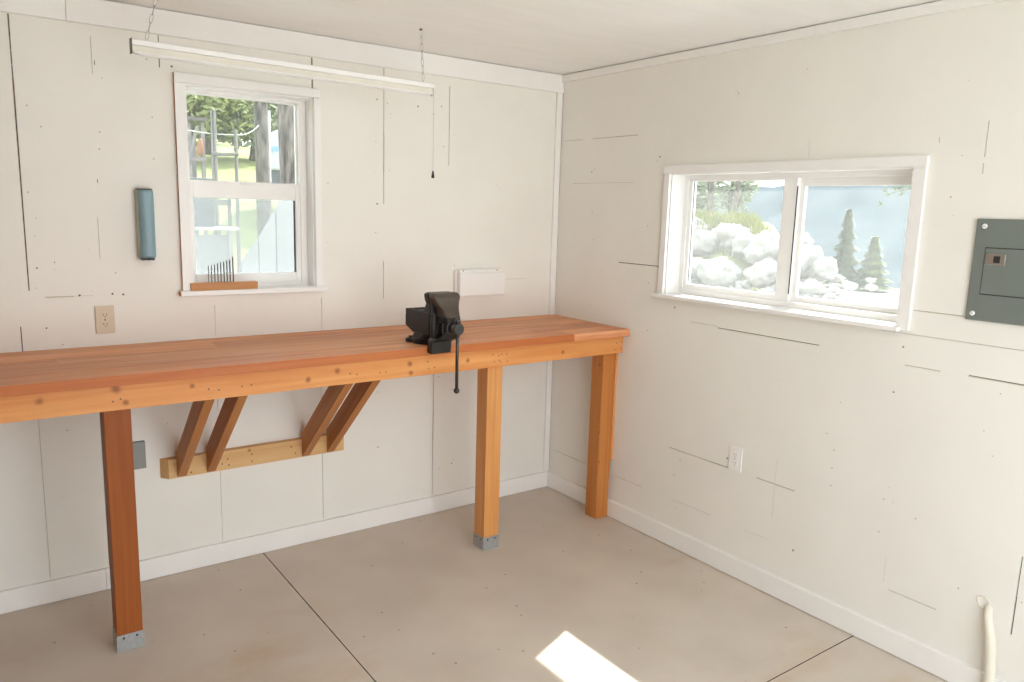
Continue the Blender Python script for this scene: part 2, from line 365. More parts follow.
# insect screen outside the lower sash
def screen_mat():
    m = bpy.data.materials.new('insect_mesh'); m.use_nodes = True; N = m.node_tree.nodes; L = m.node_tree.links; N.clear()
    out = N.new('ShaderNodeOutputMaterial'); tr = N.new('ShaderNodeBsdfTransparent'); df = N.new('ShaderNodeBsdfDiffuse'); df.inputs[0].default_value = (.30, .32, .33, 1)
    tl = N.new('ShaderNodeBsdfTranslucent'); tl.inputs[0].default_value = (.30, .32, .33, 1)
    a = N.new('ShaderNodeAddShader'); L.new(df.outputs[0], a.inputs[0]); L.new(tl.outputs[0], a.inputs[1])
    mx = N.new('ShaderNodeMixShader'); mx.inputs[0].default_value = .22; L.new(tr.outputs[0], mx.inputs[1]); L.new(a.outputs[0], mx.inputs[2]); L.new(mx.outputs[0], out.inputs[0])
    return m
mb = MB(); mb.box(-2.041, -1.52, .1440, .1446, 1.305, 1.74); mesh_obj('insect_screen', mb, screen_mat(), w1)

# ------------------------------------------------------------------ window 2 (right wall, slider)
w2 = tag(bpy.data.objects.new('window_2', None), kind='structure'); C.objects.link(w2); w2.location = (0, -1.47, 1.279)
mb = MB()
mb.box(-.018, -.0005, -.877, -.843, 1.287, 1.874); mb.box(-.018, -.0005, -2.114, -2.066, 1.274, 1.865); mb.box(-.018, -.0005, -2.115, -.838, 1.875, 1.912)
mb.box(-.018, -.0005, -2.113, -2.066, 1.8655, 1.8745)
mesh_obj('casing', mb, M['white'], w2, .0015)
mb = MB(); mb.box(-.042, .10, -2.085, -.822, 1.268, 1.286); mesh_obj('window_sill', mb, M['white'], w2, .003)
mb = MB(); mb.box(0, .10, -.881, -.870, 1.286, 1.875); mb.box(0, .10, -2.072, -2.060, 1.286, 1.875); mb.box(0, .10, -2.072, -.870, 1.871, 1.885); mesh_obj('jamb', mb, M['white'], w2)
mb = MB()
for b in ((-.905, -.86, 1.27, 1.885), (-2.085, -2.045, 1.27, 1.885), (-2.045, -.905, 1.27, 1.312), (-2.045, -.905, 1.850, 1.885)): mb.box(.093, .155, b[0], b[1], b[2], b[3])
mesh_obj('window_frame', mb, M['vinyl'], w2, .002)
mb = MB()
for b in ((-.925, -.90, 1.30, 1.86), (-1.512, -1.445, 1.30, 1.86), (-1.445, -.925, 1.30, 1.337), (-1.445, -.925, 1.842, 1.86)): mb.box(.100, .125, b[0], b[1], b[2], b[3])
mb.box(.0985, .104, -1.5165, -1.5125, 1.345, 1.815, 1)
mb.box(.112, .115, -.9275, -.925, 1.337, 1.842, 1)
s3 = mesh_obj('sliding_sash', mb, [M['vinyl'], M['seal']], w2, .002)
mb = MB()
for b in ((-1.532, -1.50, 1.30, 1.86), (-2.06, -1.995, 1.30, 1.86), (-1.995, -1.532, 1.30, 1.335), (-1.995, -1.532, 1.815, 1.86)): mb.box(.128, .150, b[0], b[1], b[2], b[3])
s4 = mesh_obj('fixed_sash', mb, M['vinyl'], w2, .002)
g2 = glass('dusty_pane_right', .058, .79)
mb = MB(); mb.box(.112, .115, -1.446, -.924, 1.336, 1.843); mesh_obj('pane', mb, g2, s3)
mb = MB(); mb.box(.138, .141, -1.996, -1.531, 1.334, 1.816); mesh_obj('pane', mb, g2, s4)

# ------------------------------------------------------------------ workbench
FL, FD = (.76, .375, .135), (.60, .215, .055)
bench = thing('workbench', (-1.65, -.3, 0), 'long orange fir workbench along the back wall on square posts and slanting braces', 'workbench')
bx, by = bench.location.x, bench.location.y
zt, zf = 1.0728, 1.0364
# top: edge-to-edge planks
mb = MB()
rows = [-.647, -.508, -.369, -.230, -.115, -.0025]
joints = [[-.385], [-.52], [-.22, -2.6], [-2.0], [-.8]]
for i in range(5):
    y0, y1 = rows[i], rows[i+1]-.0012
    xs = [-3.13] + sorted(joints[i]) + [-.0005]
    for a, b in zip(xs[:-1], xs[1:]):
        dz = random.uniform(-.0008, .0004); dy = random.uniform(0, .002) if i == 0 else 0
        mb.box(a, b-.0012, y0+dy, y1, zf, zt+dz)
for f in mb.bm.faces:
    if f.calc_center_median().y < -.643 and f.calc_center_median().x < -.385: f.material_index = 1
TOPEDGE = wood('fir_edge', (.54, .185, .060), (.42, .115, .030), 'x', island=.06, fine=40)
mesh_obj('tabletop', mb, [wood('fir_tabletop', (.76, .37, .185), (.55, .205, .085), 'x', rough=.42, island=.13, fine=48, contrast=(.40, .62)), TOPEDGE], bench, .002)
kn = [(-2.686, 1.000, .012), (-2.455, 1.017, .016), (-2.425, .965, .010), (-1.755, .975, .011), (-1.63, 1.00, .012), (-1.292, .998, .012), (-1.285, .957, .010), (-.99, .985, .010), (-.42, .977, .010), (-2.20, 1.0, .009)]
mb = MB(); mb.box(-3.13, -.004, -.603, -.565, .9395, zf-.0015)
for (x, n) in ((-2.47, 2), (-.845, 4), (-.80, 4), (-.05, 4), (-2.14, 2), (-2.02, 2), (-1.57, 2), (-1.44, 2), (-1.20, 3)):
    for k in range(n):
        mb.disc((x + (k % 2)*.032 + random.uniform(-.006, .006), -.603, .965 + (k//2)*.032 + (0.012 if n < 3 else 0) + random.uniform(-.006, .006)), (0, -1, 0), .0034, .0005, 8, 1)
mesh_obj('apron_board', mb, [wood('fir_apron', FL, FD, 'x', [(x-bx, -.603-by, z, r) for x, z, r in kn], rough=.42, island=0, fine=40), M['gap']], bench, .002)
mb = MB(); mb.box(-3.13, -.004, -.04, -.002, .945, zf-.001); mesh_obj('ledger_board', mb, wood('fir_ledger', FL, FD, 'x', island=0), bench, .002)
post_tones = {-2.4935: ((.36, .105, .020), (.27, .068, .011)), -.852: ((.73, .37, .14), (.60, .25, .07)), -.1062: ((.60, .25, .07), (.47, .165, .038))}
for i, (px, (cl, cd)) in enumerate(post_tones.items()):
    kk = [] if i != 2 else [(px-bx, -.565-by, .50, .006), (px+.01-bx, -.565-by, .33, .006), (px-bx, -.54-by, .87, .007)]
    mb = MB(); mb.box(px, px+.089, -.565, -.476, .012 if i < 2 else .0005, zf-.001)
    leg = mesh_obj('leg', mb, wood('fir_post', cl, cd, 'z', kk, rough=.5, island=0, fine=60), bench, .003)
    if i < 2:
        mb = MB(); t = .0022
        mb.box(px-t, px+.089+t, -.565-t, -.565, .001, .066); mb.box(px-t, px+.089+t, -.476, -.476+t, .001, .066)
        mb.box(px-t, px, -.565, -.476, .001, .066); mb.box(px+.089, px+.089+t, -.565, -.476, .001, .066); mb.box(px+.0005, px+.0885, -.5645, -.4765, .001, .0115)
        for dx in (.022, .067):
            mb.disc((px+dx, -.565-t, .053), (0, -1, 0), .0045, .001, 8, 1); mb.disc((px-t, -.565+dx, .053), (-1, 0, 0), .0045, .001, 8, 1)
        mesh_obj('post_base', mb, [M['galv'], M['slot']], leg, .0008)
mb = MB(); mb.box(-.0155, -.0005, -.567, -.478, .327, zf-.001); mesh_obj('side_cleat', mb, wood('fir_side', FL, FD, 'z', island=0), bench, .0015)
prof = [(-.0385, .463), (-.5645, .930), (-.5645, 1.034), (-.5476, 1.034), (-.0385, .582)]
for x in (-2.149, -2.023, -1.577, -1.450):
    mb = MB(); mb.prism(prof, 'x', x, x+.038)
    mb.disc((x+.019, -.0425, .472), (0, -.66, -.75), .003, .002, 8, 1)
    m = wood('fir_brace', (.52, .23, .075), (.38, .135, .034), 'y', rough=.5, island=0, fine=50)
    mp = [n for n in m.node_tree.nodes if n.type == 'MAPPING']
    for n in mp:                                          # turn the grain along the brace
        n.vector_type = 'TEXTURE'; n.inputs['Scale'].default_value = [1/v for v in n.inputs['Scale'].default_value]; n.inputs['Rotation'].default_value = (math.radians(-41.6), 0, 0)
    mesh_obj('brace', mb, [m, M['gap']], bench, .0015)
mb = MB(); mb.prism([(-2.184, -.038), (-1.36, -.038), (-1.36, -.0015), (-2.212, -.0015)], 'z', .460, .549)
for x, z in ((-2.11, .505), (-2.09, .475), (-1.96, .52), (-1.955, .49), (-1.93, .51), (-1.925, .48), (-1.82, .515), (-1.82, .48), (-1.63, .52), (-1.61, .485), (-1.52, .50), (-1.39, .50)):
    mb.disc((x, -.038, z), (0, -1, 0), .0038, .0006, 8, 1)
mesh_obj('wall_cleat', mb, [wood('pine_cleat', (.74, .50, .25), (.62, .36, .145), 'x', [(-1.83-bx, -.038-by, .535, .008)], rough=.55, island=0, fine=35), M['gap']], bench, .002)

# ------------------------------------------------------------------ bench vise
VX = -1.168
vise = thing('bench_vise', (VX, -.57, zt), 'dark cast iron bench vise bolted to the front edge of the workbench', 'vise')
mb = MB()
mb.tube([(VX+.008, -.525, zt+.0005), (VX+.008, -.525, zt+.018), (VX+.008, -.525, zt+.022)], [.074, .074, .066], 28)
for (lx, ly) in ((-.9, .65), (1, .65), (0, 1)):
    d = Vector((lx, ly, 0)).normalized(); c = Vector((VX+.008, -.525, 0)) + d*.074; n = Vector((-d.y, d.x, 0))
    ring = []
    for k in range(9):
        a = -PI/2 + PI*k/8; ring.append(c + d*(.026*math.cos(a)) + n*(.026*math.sin(a)))
    ring += [Vector((VX+.008, -.525, 0)) + d*.05 + n*.045, Vector((VX+.008, -.525, 0)) + d*.05 - n*.045]
    mb.prism([(p.x, p.y) for p in ring], 'z', zt+.0005, zt+.018)
mesh_obj('base', mb, M['iron'], vise, .002)
for (lx, ly) in ((-.9, .65), (1, .65), (0, 1)):
    d = Vector((lx, ly, 0)).normalized(); c = Vector((VX+.008, -.525, zt+.018)) + d*.076
    mb = MB(); mb.tube([c, c + Vector((0, 0, .003))], .017, 20); mb.tube([c + Vector((0, 0, .003)), c + Vector((0, 0, .012))], .011, 6, 0, False)
    mesh_obj('bolt', mb, M['handle'], vise, .001)
# fixed body: pedestal, slide housing, anvil tail and rear jaw
def rrect(cx, y0, y1, hw, z, r=.3):
    pts = []; rad = min(hw, (y1-y0)/2)*r
    for (sx, sy, a0) in ((1, 1, 0), (-1, 1, 90), (-1, -1, 180), (1, -1, 270)):
        for k in range(4):
            a = math.radians(a0 + 30*k)
            pts.append((cx + sx*(hw-rad) + rad*math.cos(a), (y1-rad if sy > 0 else y0+rad) + rad*math.sin(a), z))
    return pts
mb = MB()
mb.rings([rrect(VX, -.60, -.455, .070, zt+.018, .9), rrect(VX, -.62, -.47, .060, zt+.03, .8), rrect(VX, -.64, -.50, .054, zt+.06, .5), rrect(VX, -.645, -.50, .054, zt+.075, .3)], smooth=False)
mb.box(VX-.056, VX+.056, -.648, -.485, zt+.055, zt+.150)                        # housing round the slide
# anvil tail, narrower towards the back and tapered underneath
mb.prism([(-.50, zt+.155), (-.50, zt+.040), (-.455, zt+.056), (-.415, zt+.070), (-.415, zt+.147)], 'x', VX-.046, VX+.046)
# rear jaw: neck swelling to the jaw head
mb.rings([rrect(VX, -.648, -.50, .054, zt+.14, .25), rrect(VX, -.648, -.50, .054, zt+.150, .25), rrect(VX+.002, -.648, -.588, .052, zt+.158, .25), rrect(VX+.004, -.648, -.604, .052, zt+.190, .3),
          rrect(VX+.004, -.648, -.604, .060, zt+.206, .4), rrect(VX+.004, -.648, -.602, .064, zt+.224, .5), rrect(VX+.004, -.648, -.604, .064, zt+.234, .5), rrect(VX+.004, -.648, -.612, .056, zt+.240, .5)])
mesh_obj('fixed_body', mb, M['iron'], vise, .003)
# moving jaw: slide bar, sweeping jaw
mb = MB()
mb.box(VX-.040, VX+.040, -.735, -.40, zt+.072, zt+.118)
mesh_obj('slide_bar', mb, M['iron'], vise, .003)
mb = MB()
mb.rings([rrect(VX-.016, -.690, -.651, .050, zt-.022, .2), rrect(VX-.014, -.692, -.651, .050, zt+.030, .2), rrect(VX-.002, -.738, -.651, .052, zt+.048, .25),
          rrect(VX+.008, -.752, -.651, .042, zt+.075, .3), rrect(VX+.010, -.752, -.651, .038, zt+.115, .3),
          rrect(VX+.012, -.744, -.651, .038, zt+.140, .35), rrect(VX+.013, -.728, -.651, .041, zt+.165, .35), rrect(VX+.011, -.714, -.651, .049, zt+.185, .35),
          rrect(VX+.008, -.705, -.651, .059, zt+.205, .4), rrect(VX+.006, -.702, -.651, .067, zt+.222, .4), rrect(VX+.005, -.696, -.651, .067, zt+.234, .5), rrect(VX+.005, -.684, -.651, .062, zt+.241, .6)])
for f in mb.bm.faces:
    if f.calc_center_median().z < zt+.128: f.material_index = 1  # upper faces keep the lighter iron: light falling on them, put into the colour
mesh_obj('moving_jaw', mb, [M['ironlit'], M['iron']], vise, .002)
mb = MB(); mb.box(VX-.056, VX+.066, -.6509, -.6482, zt+.205, zt+.2405); mesh_obj('jaw_plate', mb, M['handle'], vise)
mb = MB(); mb.tube([(VX-.056, -.695, zt+.05), (VX-.060, -.695, zt+.055), (VX-.062, -.695, zt+.10), (VX-.060, -.695, zt+.15), (VX-.054, -.695, zt+.158)], [.006, .014, .015, .013, .006], 12)
mesh_obj('side_rib', mb, M['iron'], vise)
mb = MB()
mb.tube([(VX, -.752, zt+.098), (VX, -.760, zt+.098)], .030, 20); mb.tube([(VX, -.760, zt+.098), (VX, -.790, zt+.098)], .017, 16)
mb.tube([(VX, -.776, zt+.098), (VX, -.780, zt+.098), (VX, -.806, zt+.098), (VX, -.812, zt+.098)], [.022, .027, .027, .021], 20)
mesh_obj('screw_head', mb, M['handle'], vise, .002)
mb = MB()
hx, hy = VX+.000, -.795
mb.tube([(hx, hy, zt+.128), (hx, hy, zt-.165)], .0072, 12); mb.ball((hx, hy, zt+.132), .0135); mb.ball((hx, hy, zt-.170), .0135)
mesh_obj('handle', mb, M['handle'], vise)

# ------------------------------------------------------------------ things on the back wall
# blue bowed holder
def dshape(cx, w, d, y0, z, n=14, sharp=.85):
    pts = [(cx-w/2, y0, z)]
    for k in range(n+1):
        a = PI - PI*k/n
        cxx, s = math.cos(a), math.sin(a)
        pts.append((cx + w/2*math.copysign(abs(cxx)**sharp, cxx), y0 - d*(.35 + .65*abs(s)**.75), z))
    pts.append((cx+w/2, y0, z)); return pts
bl = thing('wall_dispenser', (-2.232, -.03, 1.43), 'narrow blue half round holder hanging on the back wall left of the window', 'holder')
zs = [1.437, 1.446, 1.50, 1.575, 1.65, 1.705, 1.716]
mb = MB(); mb.rings([dshape(-2.222, .060-.004*(i in (0, 6)), .046+.008*math.sin(PI*i/6)-.003*(i in (0, 6)), -.016, z) for i, z in enumerate(zs)])
mesh_obj('cover', mb, M['blue'], bl, .002)
mb = MB(); mb.rings([[(-2.258, -.0005, z), (-2.258, -.026-.010*math.sin(PI*i/6), z), (-2.2535, -.030-.010*math.sin(PI*i/6), z), (-2.2, -.022, z), (-2.2, -.0005, z)] for i, z in enumerate(zs)])
mesh_obj('back_plate', mb, M['bluegrey'], bl, .001)
mb = MB(); mb.rings([dshape(-2.224, .062, .048, -.004, 1.7165), dshape(-2.224, .060, .046, -.004, 1.7215)]); mesh_obj('top_cap', mb, M['browncap'], bl, .001)
mb = MB(); mb.rings([dshape(-2.224, .050, .040, -.004, 1.4285), dshape(-2.224, .054, .044, -.004, 1.4365)])
for x in (-2.245, -2.225, -2.208): mb.box(x-.006, x+.006, -.062, -.03, 1.4275, 1.4362)
mesh_obj('bottom_cap', mb, M['black'], bl, .001)
# outlets and plates
def outlet(name, loc, axis, mat, label, slots, depth=.007):
    o = thing(name, loc, label, 'outlet')
    def P(u, d, v):                                   # u along the wall (to the viewer's right), d out of the wall, v up
        return (loc[0]+u, loc[1]-d, loc[2]+v) if axis == 'y' else (loc[0]-d, loc[1]-u, loc[2]+v)
    def bx_(mb, u0, u1, d0, d1, v0, v1, mi=0):
        a = P(u0, d0, v0); b = P(u1, d1, v1)
        mb.box(min(a[0], b[0]), max(a[0], b[0]), min(a[1], b[1]), max(a[1], b[1]), min(a[2], b[2]), max(a[2], b[2]), mi)
    mb = MB(); bx_(mb, -.036, .036, .0005, depth, -.0575, .0575); mesh_obj('cover_plate', mb, mat, o, .003)
    for s in (1, -1):
        mb = MB(); bx_(mb, -.016, .016, depth-.001, depth+.0022, s*.0195-.0135, s*.0195+.0135)
        for du in (-.006, .006): bx_(mb, du-.0013, du+.0013, depth+.002, depth+.0024, s*.0195-.002, s*.0195+.007, 1)
        bx_(mb, -.0022, .0022, depth+.002, depth+.0024, s*.0195-.0095, s*.0195-.005, 1)
        mesh_obj('receptacle', mb, [mat, slots], o, .001)
    mb = MB(); c = P(0, depth, 0); mb.disc(c, (0, -1, 0) if axis == 'y' else (-1, 0, 0), .0035, .001, 10, 0); mesh_obj('screw', mb, M['nail'] if mat is M['cream'] else M['steel'], o)
    return o
outlet('wall_outlet', (-2.394, 0, 1.181), 'y', M['cream'], 'tan painted electrical outlet plate on the back wall just above the workbench', M['nail'])
outlet('wall_outlet', (0, -1.3835, .566), 'x', M['plastic'], 'white electrical outlet plate low on the right wall under the window', M['bluegrey'])
cp = thing('blank_plate', (-2.306, 0, .52), 'grey metal blank box cover on the back wall behind the left bench post', 'box cover')
mb = MB(); mb.box(-2.345, -2.268, -.010, -.0005, .520, .640); mesh_obj('cover', mb, M['greyplate'], cp, .002)
mb = MB(); mb.box(-2.343, -2.270, -.0035, -.0003, .5175, .6425); mesh_obj('back_box', mb, M['slot'], cp)
# white wall box
wb = thing('wall_box', (-.555, -.03, 1.212), 'white rounded plastic box mounted on the back wall above the bench', 'box')
mb = MB(); mb.box(-.708, -.404, -.022, -.0005, 1.214, 1.353); mesh_obj('back_plate', mb, M['plastic'], wb, .008, 4)
mb = MB(); mb.box(-.700, -.400, -.060, -.0225, 1.212, 1.340); mesh_obj('front_cover', mb, M['plastic'], wb, .007, 4)
mb = MB(); mb.prism([(-.0225, 1.340), (-.050, 1.340), (-.044, 1.355), (-.0225, 1.357)], 'x', -.697, -.415); mesh_obj('top_lip', mb, M['plastic'], wb, .003, 2)
for x in (-.672, -.452):
    mb = MB(); mb.disc((x, -.0455, 1.349), (0, -.93, .36), .0035, .002, 10); mesh_obj('screw', mb, M['nail'], wb)
# breaker panel on the right wall
bp = thing('breaker_panel', (0, -2.49, 1.343), 'grey metal breaker panel with a closed door on the right wall', 'breaker panel')
mb = MB(); mb.box(-.012, -.0005, -2.690, -2.304, 1.343, 1.692); mesh_obj('cover', mb, M['grey'], bp, .003)
mb = MB(); mb.box(-.0155, -.0125, -2.640, -2.3445, 1.437, 1.593); dr = mesh_obj('panel_door', mb, M['grey'], bp, .0015)
mb = MB(); mb.box(-.0128, -.0122, -2.643, -2.3425, 1.434, 1.596); mesh_obj('door_gap', mb, M['slot'], bp)
mb = MB(); mb.box(-.0205, -.0158, -2.412, -2.350, 1.537, 1.576); lt = mesh_obj('latch', mb, M['steel'], dr, .002)
mb = MB(); mb.box(-.0222, -.0206, -2.396, -2.376, 1.545, 1.568); mesh_obj('latch_slot', mb, M['slot'], lt)
for (y, z) in ((-2.332, 1.667), (-2.327, 1.367), (-2.662, 1.667), (-2.662, 1.367)):
    mb = MB(); mb.tube([(-.012, y, z), (-.0135, y, z), (-.016, y, z)], [.009, .009, .005], 14); mb.box(-.0164, -.0158, y-.004, y+.004, z-.0008, z+.0008, 1); mesh_obj('screw', mb, [M['plastic'], M['slot']], bp)
# cream pipe coming out of the wall
cd = thing('wall_conduit', (-.03, -2.53, 0), 'cream pipe bending out of the right wall down to the floor', 'pipe')
mb = MB()
pp = [(.02, -2.498, .335), (-.010, -2.505, .333), (-.026, -2.512, .318), (-.034, -2.522, .29), (-.036, -2.532, .25), (-.036, -2.541, .19), (-.037, -2.547, .12), (-.040, -2.548, .05), (-.043, -2.546, .0005)]
mb.tube(pp, [.0125, .013, .014, .015, .0165, .017, .017, .017, .017], 16); mesh_obj('pipe', mb, M['conduit'], cd)
mb = MB()
pts = [(-.004, -2.482 + .020*math.cos(a)*(1+.15*math.sin(3*a)), .350 + .020*math.sin(a)) for a in [2*PI*k/20 for k in range(21)]]
mb.tube(pts, .0022, 8); mesh_obj('caulk_ring', mb, M['caulk'], cd)

# ------------------------------------------------------------------ hanging shop light
sl = thing('shop_light', (-1.725, -.45, 2.19), 'long white shop light hanging on chains in front of the back window', 'light')
xa, xb, ya, yb = -2.320, -1.106, -.466, -.434
def hang(mb):                                            # the light hangs a little lower at its right end
    for v in mb.bm.verts: v.co.z -= (v.co.x + 1.713)*.0098
    return mb
mb = MB()
mb.prism([(ya, 2.204), (yb, 2.204), (yb, 2.222), (yb-.006, 2.226), (ya+.006, 2.226), (ya, 2.222)], 'x', xa, xb)
mb.box(xa+.004, xb-.004, ya+.0015, yb-.0015, 2.177, 2.1815)
mesh_obj('housing', hang(mb), M['white'], sl, .0012)
mb = MB(); mb.box(xa+.002, xb-.002, ya+.008, yb-.008, 2.182, 2.2035); mesh_obj('reflector', hang(mb), plain('lamp_reflector', (.74, .71, .63), .5), sl)
mb = MB(); mb.box(xa-.003, xa-.0002, ya, yb, 2.175, 2.226); mesh_obj('end_cap', hang(mb), M['browncap'], sl)
mb = MB(); mb.box(xb+.0002, xb+.003, ya, yb, 2.175, 2.226); mesh_obj('end_cap', hang(mb), M['white'], sl)
mb = MB(); mb.box(xa+.02, xb-.02, ya+.006, yb-.006, 2.1735, 2.1765); mesh_obj('lens', hang(mb), M['plastic'], sl)
def chain(p0, p1):
    p0, p1 = Vector(p0), Vector(p1); n = int((p1-p0).length/.030); d = (p1-p0).normalized(); L = (p1-p0).length/n
    mb = MB(); a = Vector((0, 1, 0)); a = (a-d*a.dot(d)).normalized(); b = d.cross(a)
    for k in range(n):
        c = p0 + d*L*(k+.5); w = a if k % 2 else b
        loop = [c + d*(L*.62*math.cos(t)) + w*(.0052*math.sin(t)) for t in [2*PI*i/14 for i in range(15)]]
        mb.tube(loop, .0009, 5)
    hook = [p0 + Vector((0, 0, -.004)), p0 - Vector((0, 0, .006))]
    mb.tube(hook, .003, 8)
    return mb
mesh_obj('chain', chain((-2.270, -.45, 2.236), (-2.215, -.45, H-.001)), M['galv'], sl)
ch = mesh_obj('chain', chain((-1.152, -.45, 2.228), (-1.163, -.445, H-.001)), M['galv'], sl)
mb = MB(); mb.tube([(-1.163, -.445, H-.006), (-1.163, -.445, H)], .006, 10); mesh_obj('ceiling_hook', mb, M['nail'], ch)
pcx = -1.098
mb = MB(); mb.tube([(pcx, -.45, 2.205), (pcx, -.45, 1.835)], .0008, 6); mb.ball((pcx, -.45, 2.09), .003); mb.tube([(xb+.003, -.45, 2.205), (pcx, -.45, 2.205)], .003, 6); mb.ball((xb-.012, ya-.003, 2.166), .005)
pc = mesh_obj('pull_cord', mb, M['steel'], sl)
mb = MB(); mb.tube([(pcx, -.45, 1.842), (pcx, -.45, 1.834), (pcx, -.45, 1.814), (pcx, -.45, 1.810)], [.003, .0045, .0075, .006], 12); mesh_obj('cord_pull', mb, M['black'], pc)

# ------------------------------------------------------------------ block of drill bits on the sill
mb = MB(); mb.box(-2.058, -1.769, -.036, .004, 1.2912, 1.3245)
single('wooden_block', mb, wood('fir_block', (.62, .31, .13), (.50, .22, .08), 'x', island=0), 'small orange wooden block holding drill bits on the back window sill', 'block', bevel=.0015)
ords = ['first', 'second', 'third', 'fourth', 'fifth', 'sixth', 'seventh', 'eighth', 'ninth']
for k in range(9):
    x = -1.978 + k*(.106/8); h = 1.398 + .030*(k/8)**1.1 + (.010 if k == 8 else 0); r = .0019 + .0001*k
    mb = MB(); mb.tube([(x, -.016, 1.3246), (x, -.016, 1.352), (x, -.016, h-.004), (x, -.016, h)], [r, r, r, r*.3], 8)
    for s in range(16):                                  # raised spiral of the flutes
        a = s*.9; z = 1.352 + (h-.008-1.352)*s/15
        mb.ball((x + r*.6*math.cos(a), -.016 + r*.6*math.sin(a), z), r*.62, sub=1, sc=(1, 1, 2.2))
    lab = ('shortest thin drill bit, first from the left in the sill block' if k == 0 else 'tallest thin drill bit, ninth and last from the left in the sill block' if k == 8
           else '%s thin dark drill bit from the left in the sill block' % ords[k])
    single('drill_bit', mb, M['drill'], lab, 'drill bit', 'drill bits in the wooden block')

# ------------------------------------------------------------------ outside
def smooth(a, b, t):
    t = min(1, max(0, (t-a)/(b-a))); return t*t*(3-2*t)
def lerp_pts(pts, t):
    if t <= pts[0][0]: return pts[0][1]
    for (a, va), (b, vb) in zip(pts[:-1], pts[1:]):
        if t <= b: return va + (vb-va)*(t-a)/(b-a)
    return pts[-1][1]
from mathutils import noise as mnoise
def ground_z(x, y):
    north = lerp_pts([(1, 0), (4, .25), (6, .7), (8, 1.35), (15, 2.75), (26, 3.9), (46, 8.4), (60, 12)], y)
    w = smooth(9.5, 5.5, x)                                   # the meadow lies north of the building
    bank = 1.62*smooth(11.6, 13.2, x + .25*(y-8))*smooth(-.3, 1.2, y - (7.1 + .6*(x-12.5)))
    bank = max(bank, 1.1*smooth(8.2, 10.5, y - .6*max(0, x-12.5))*smooth(6, 11, x))
    z = north*w + bank*(1-w*.9)
    z += .05*mnoise.noise(Vector((x*.7, y*.7, 0)))*smooth(.5, 3, max(x, y))
    z -= 34*smooth(17.5, 42, x - .1*max(0, y-10))              # falls away into the valley
    return z
GR, GRASS = plain('pale_gravel', (.44, .42, .375), .9, var=.12, scale=3, bump=.6, bscale=20), None
def terrain(name, x0, x1, y0, y1, step, mats, sel, off=0):
    mb = MB(); nx, ny = int((x1-x0)/step), int((y1-y0)/step); V = {}
    def v(i, j):
        if (i, j) not in V:
            x, y = x0+i*step, y0+j*step; V[i, j] = mb.bm.verts.new((x, y, ground_z(x, y) + off))
        return V[i, j]
    for i in range(nx):
        for j in range(ny):
            x, y = x0+(i+.5)*step, y0+(j+.5)*step
            k = sel(x, y)
            if k is None: continue
            f = mb.bm.faces.new((v(i, j), v(i+1, j), v(i+1, j+1), v(i, j+1))); f.material_index = k; f.smooth = True
    return mb
grassy = plain('meadow_ground', (.25, .28, .105), .9, var=.2, scale=2.5, bump=.8, bscale=12)
def which(x, y):
    if XL-.2 < x < .3 and YF-.3 < y < .3: return None
    if y > 4.5 + .8*math.sin(x*1.3) and x < 9: return 1
    if x > 12.2 + .5*math.sin(y*2.1) - .25*(y-8) and y > 7.0 + .6*(x-12.5) and x < 17: return 1
    return 0
structure('ground', terrain('ground', -16, 44, -20.2, 46.2, .4, None, which, -.06), [GR, grassy])
# a wooded mountainside across the valley, distance haze painted into its blue
mb = MB(); bm = mb.bm
rows_ = []
for i in range(61):
    y = -260 + i*12; base = 26 + 16*smooth(160, -40, y) + 5*mnoise.noise(Vector((y*.02, 1, 0))) + 2*mnoise.noise(Vector((y*.09, 5, 0)))
    rows_.append([bm.verts.new((230 + 260*t + 8*mnoise.noise(Vector((y*.04, t*6, 2))), y, -70 + (base+70)*t + 3*mnoise.noise(Vector((y*.05, t*7, 9))))) for t in [k/14 for k in range(15)]])
for a, b in zip(rows_[:-1], rows_[1:]):
    for k in range(14):
        f = bm.faces.new((a[k], b[k], b[k+1], a[k+1])); f.smooth = True
mount = structure('hills', mb, plain('hazed_forest', (.030, .054, .066), .95, var=.18, scale=.06))

def leaves(mb, c, rad, n, size, rng, mi=0, shape=None):
    for k in range(n):
        while True:
            p = Vector((rng.uniform(-1, 1), rng.uniform(-1, 1), rng.uniform(-1, 1)))
            if p.length < 1 and (shape is None or shape(p)): break
        q = Vector(c) + Vector((p.x*rad[0], p.y*rad[1], p.z*rad[2]))
        d = Vector((rng.gauss(0, 1), rng.gauss(0, 1), rng.gauss(0, .6))).normalized(); e = d.orthogonal().normalized()
        s = size*rng.uniform(.6, 1.3)
        vs = [q - d*s, q + e*s*.45, q + d*s, q - e*s*.45]
        mb.bm.faces.new([mb.bm.verts.new(v) for v in vs]).material_index = mi
LEAF = leafy('pale_leaves', (.38, .42, .20), .5, .25); LEAF2 = leafy('grey_green_leaves', (.28, .32, .20), .4, .25); NEEDLE = leafy('spruce_needles', (.15, .21, .09), .3); PINE = leafy('pine_needles', (.15, .2, .07), .4)
def bark_mat(name, c, d):
    m = plain(name, c, .9, var=min(.9, d*1.7), scale=14, bump=1, bscale=22, stretch=(1.6, 1.6, .4)); return m
BARK = bark_mat('grey_bark', (.14, .128, .11), .4); BARK2 = bark_mat('dark_bark', (.13, .11, .095), .55)
def trunk_mb(x, y, r, h, lean=(0, 0), flare=1.5, seg=14, seed=0):
    mb = MB(); z0 = ground_z(x, y)-.15; pts = []; rr = []
    n = 14
    for k in range(n+1):
        t = k/n; pts.append((x + lean[0]*t + .03*math.sin(t*7+seed), y + lean[1]*t, z0 + h*t)); rr.append(r*(1-.35*t)*(1 + (flare-1)*max(0, 1-t*6)**2)*(1 + .04*math.sin(k*2.3+seed)))
    mb.tube(pts, rr, seg); return mb, pts
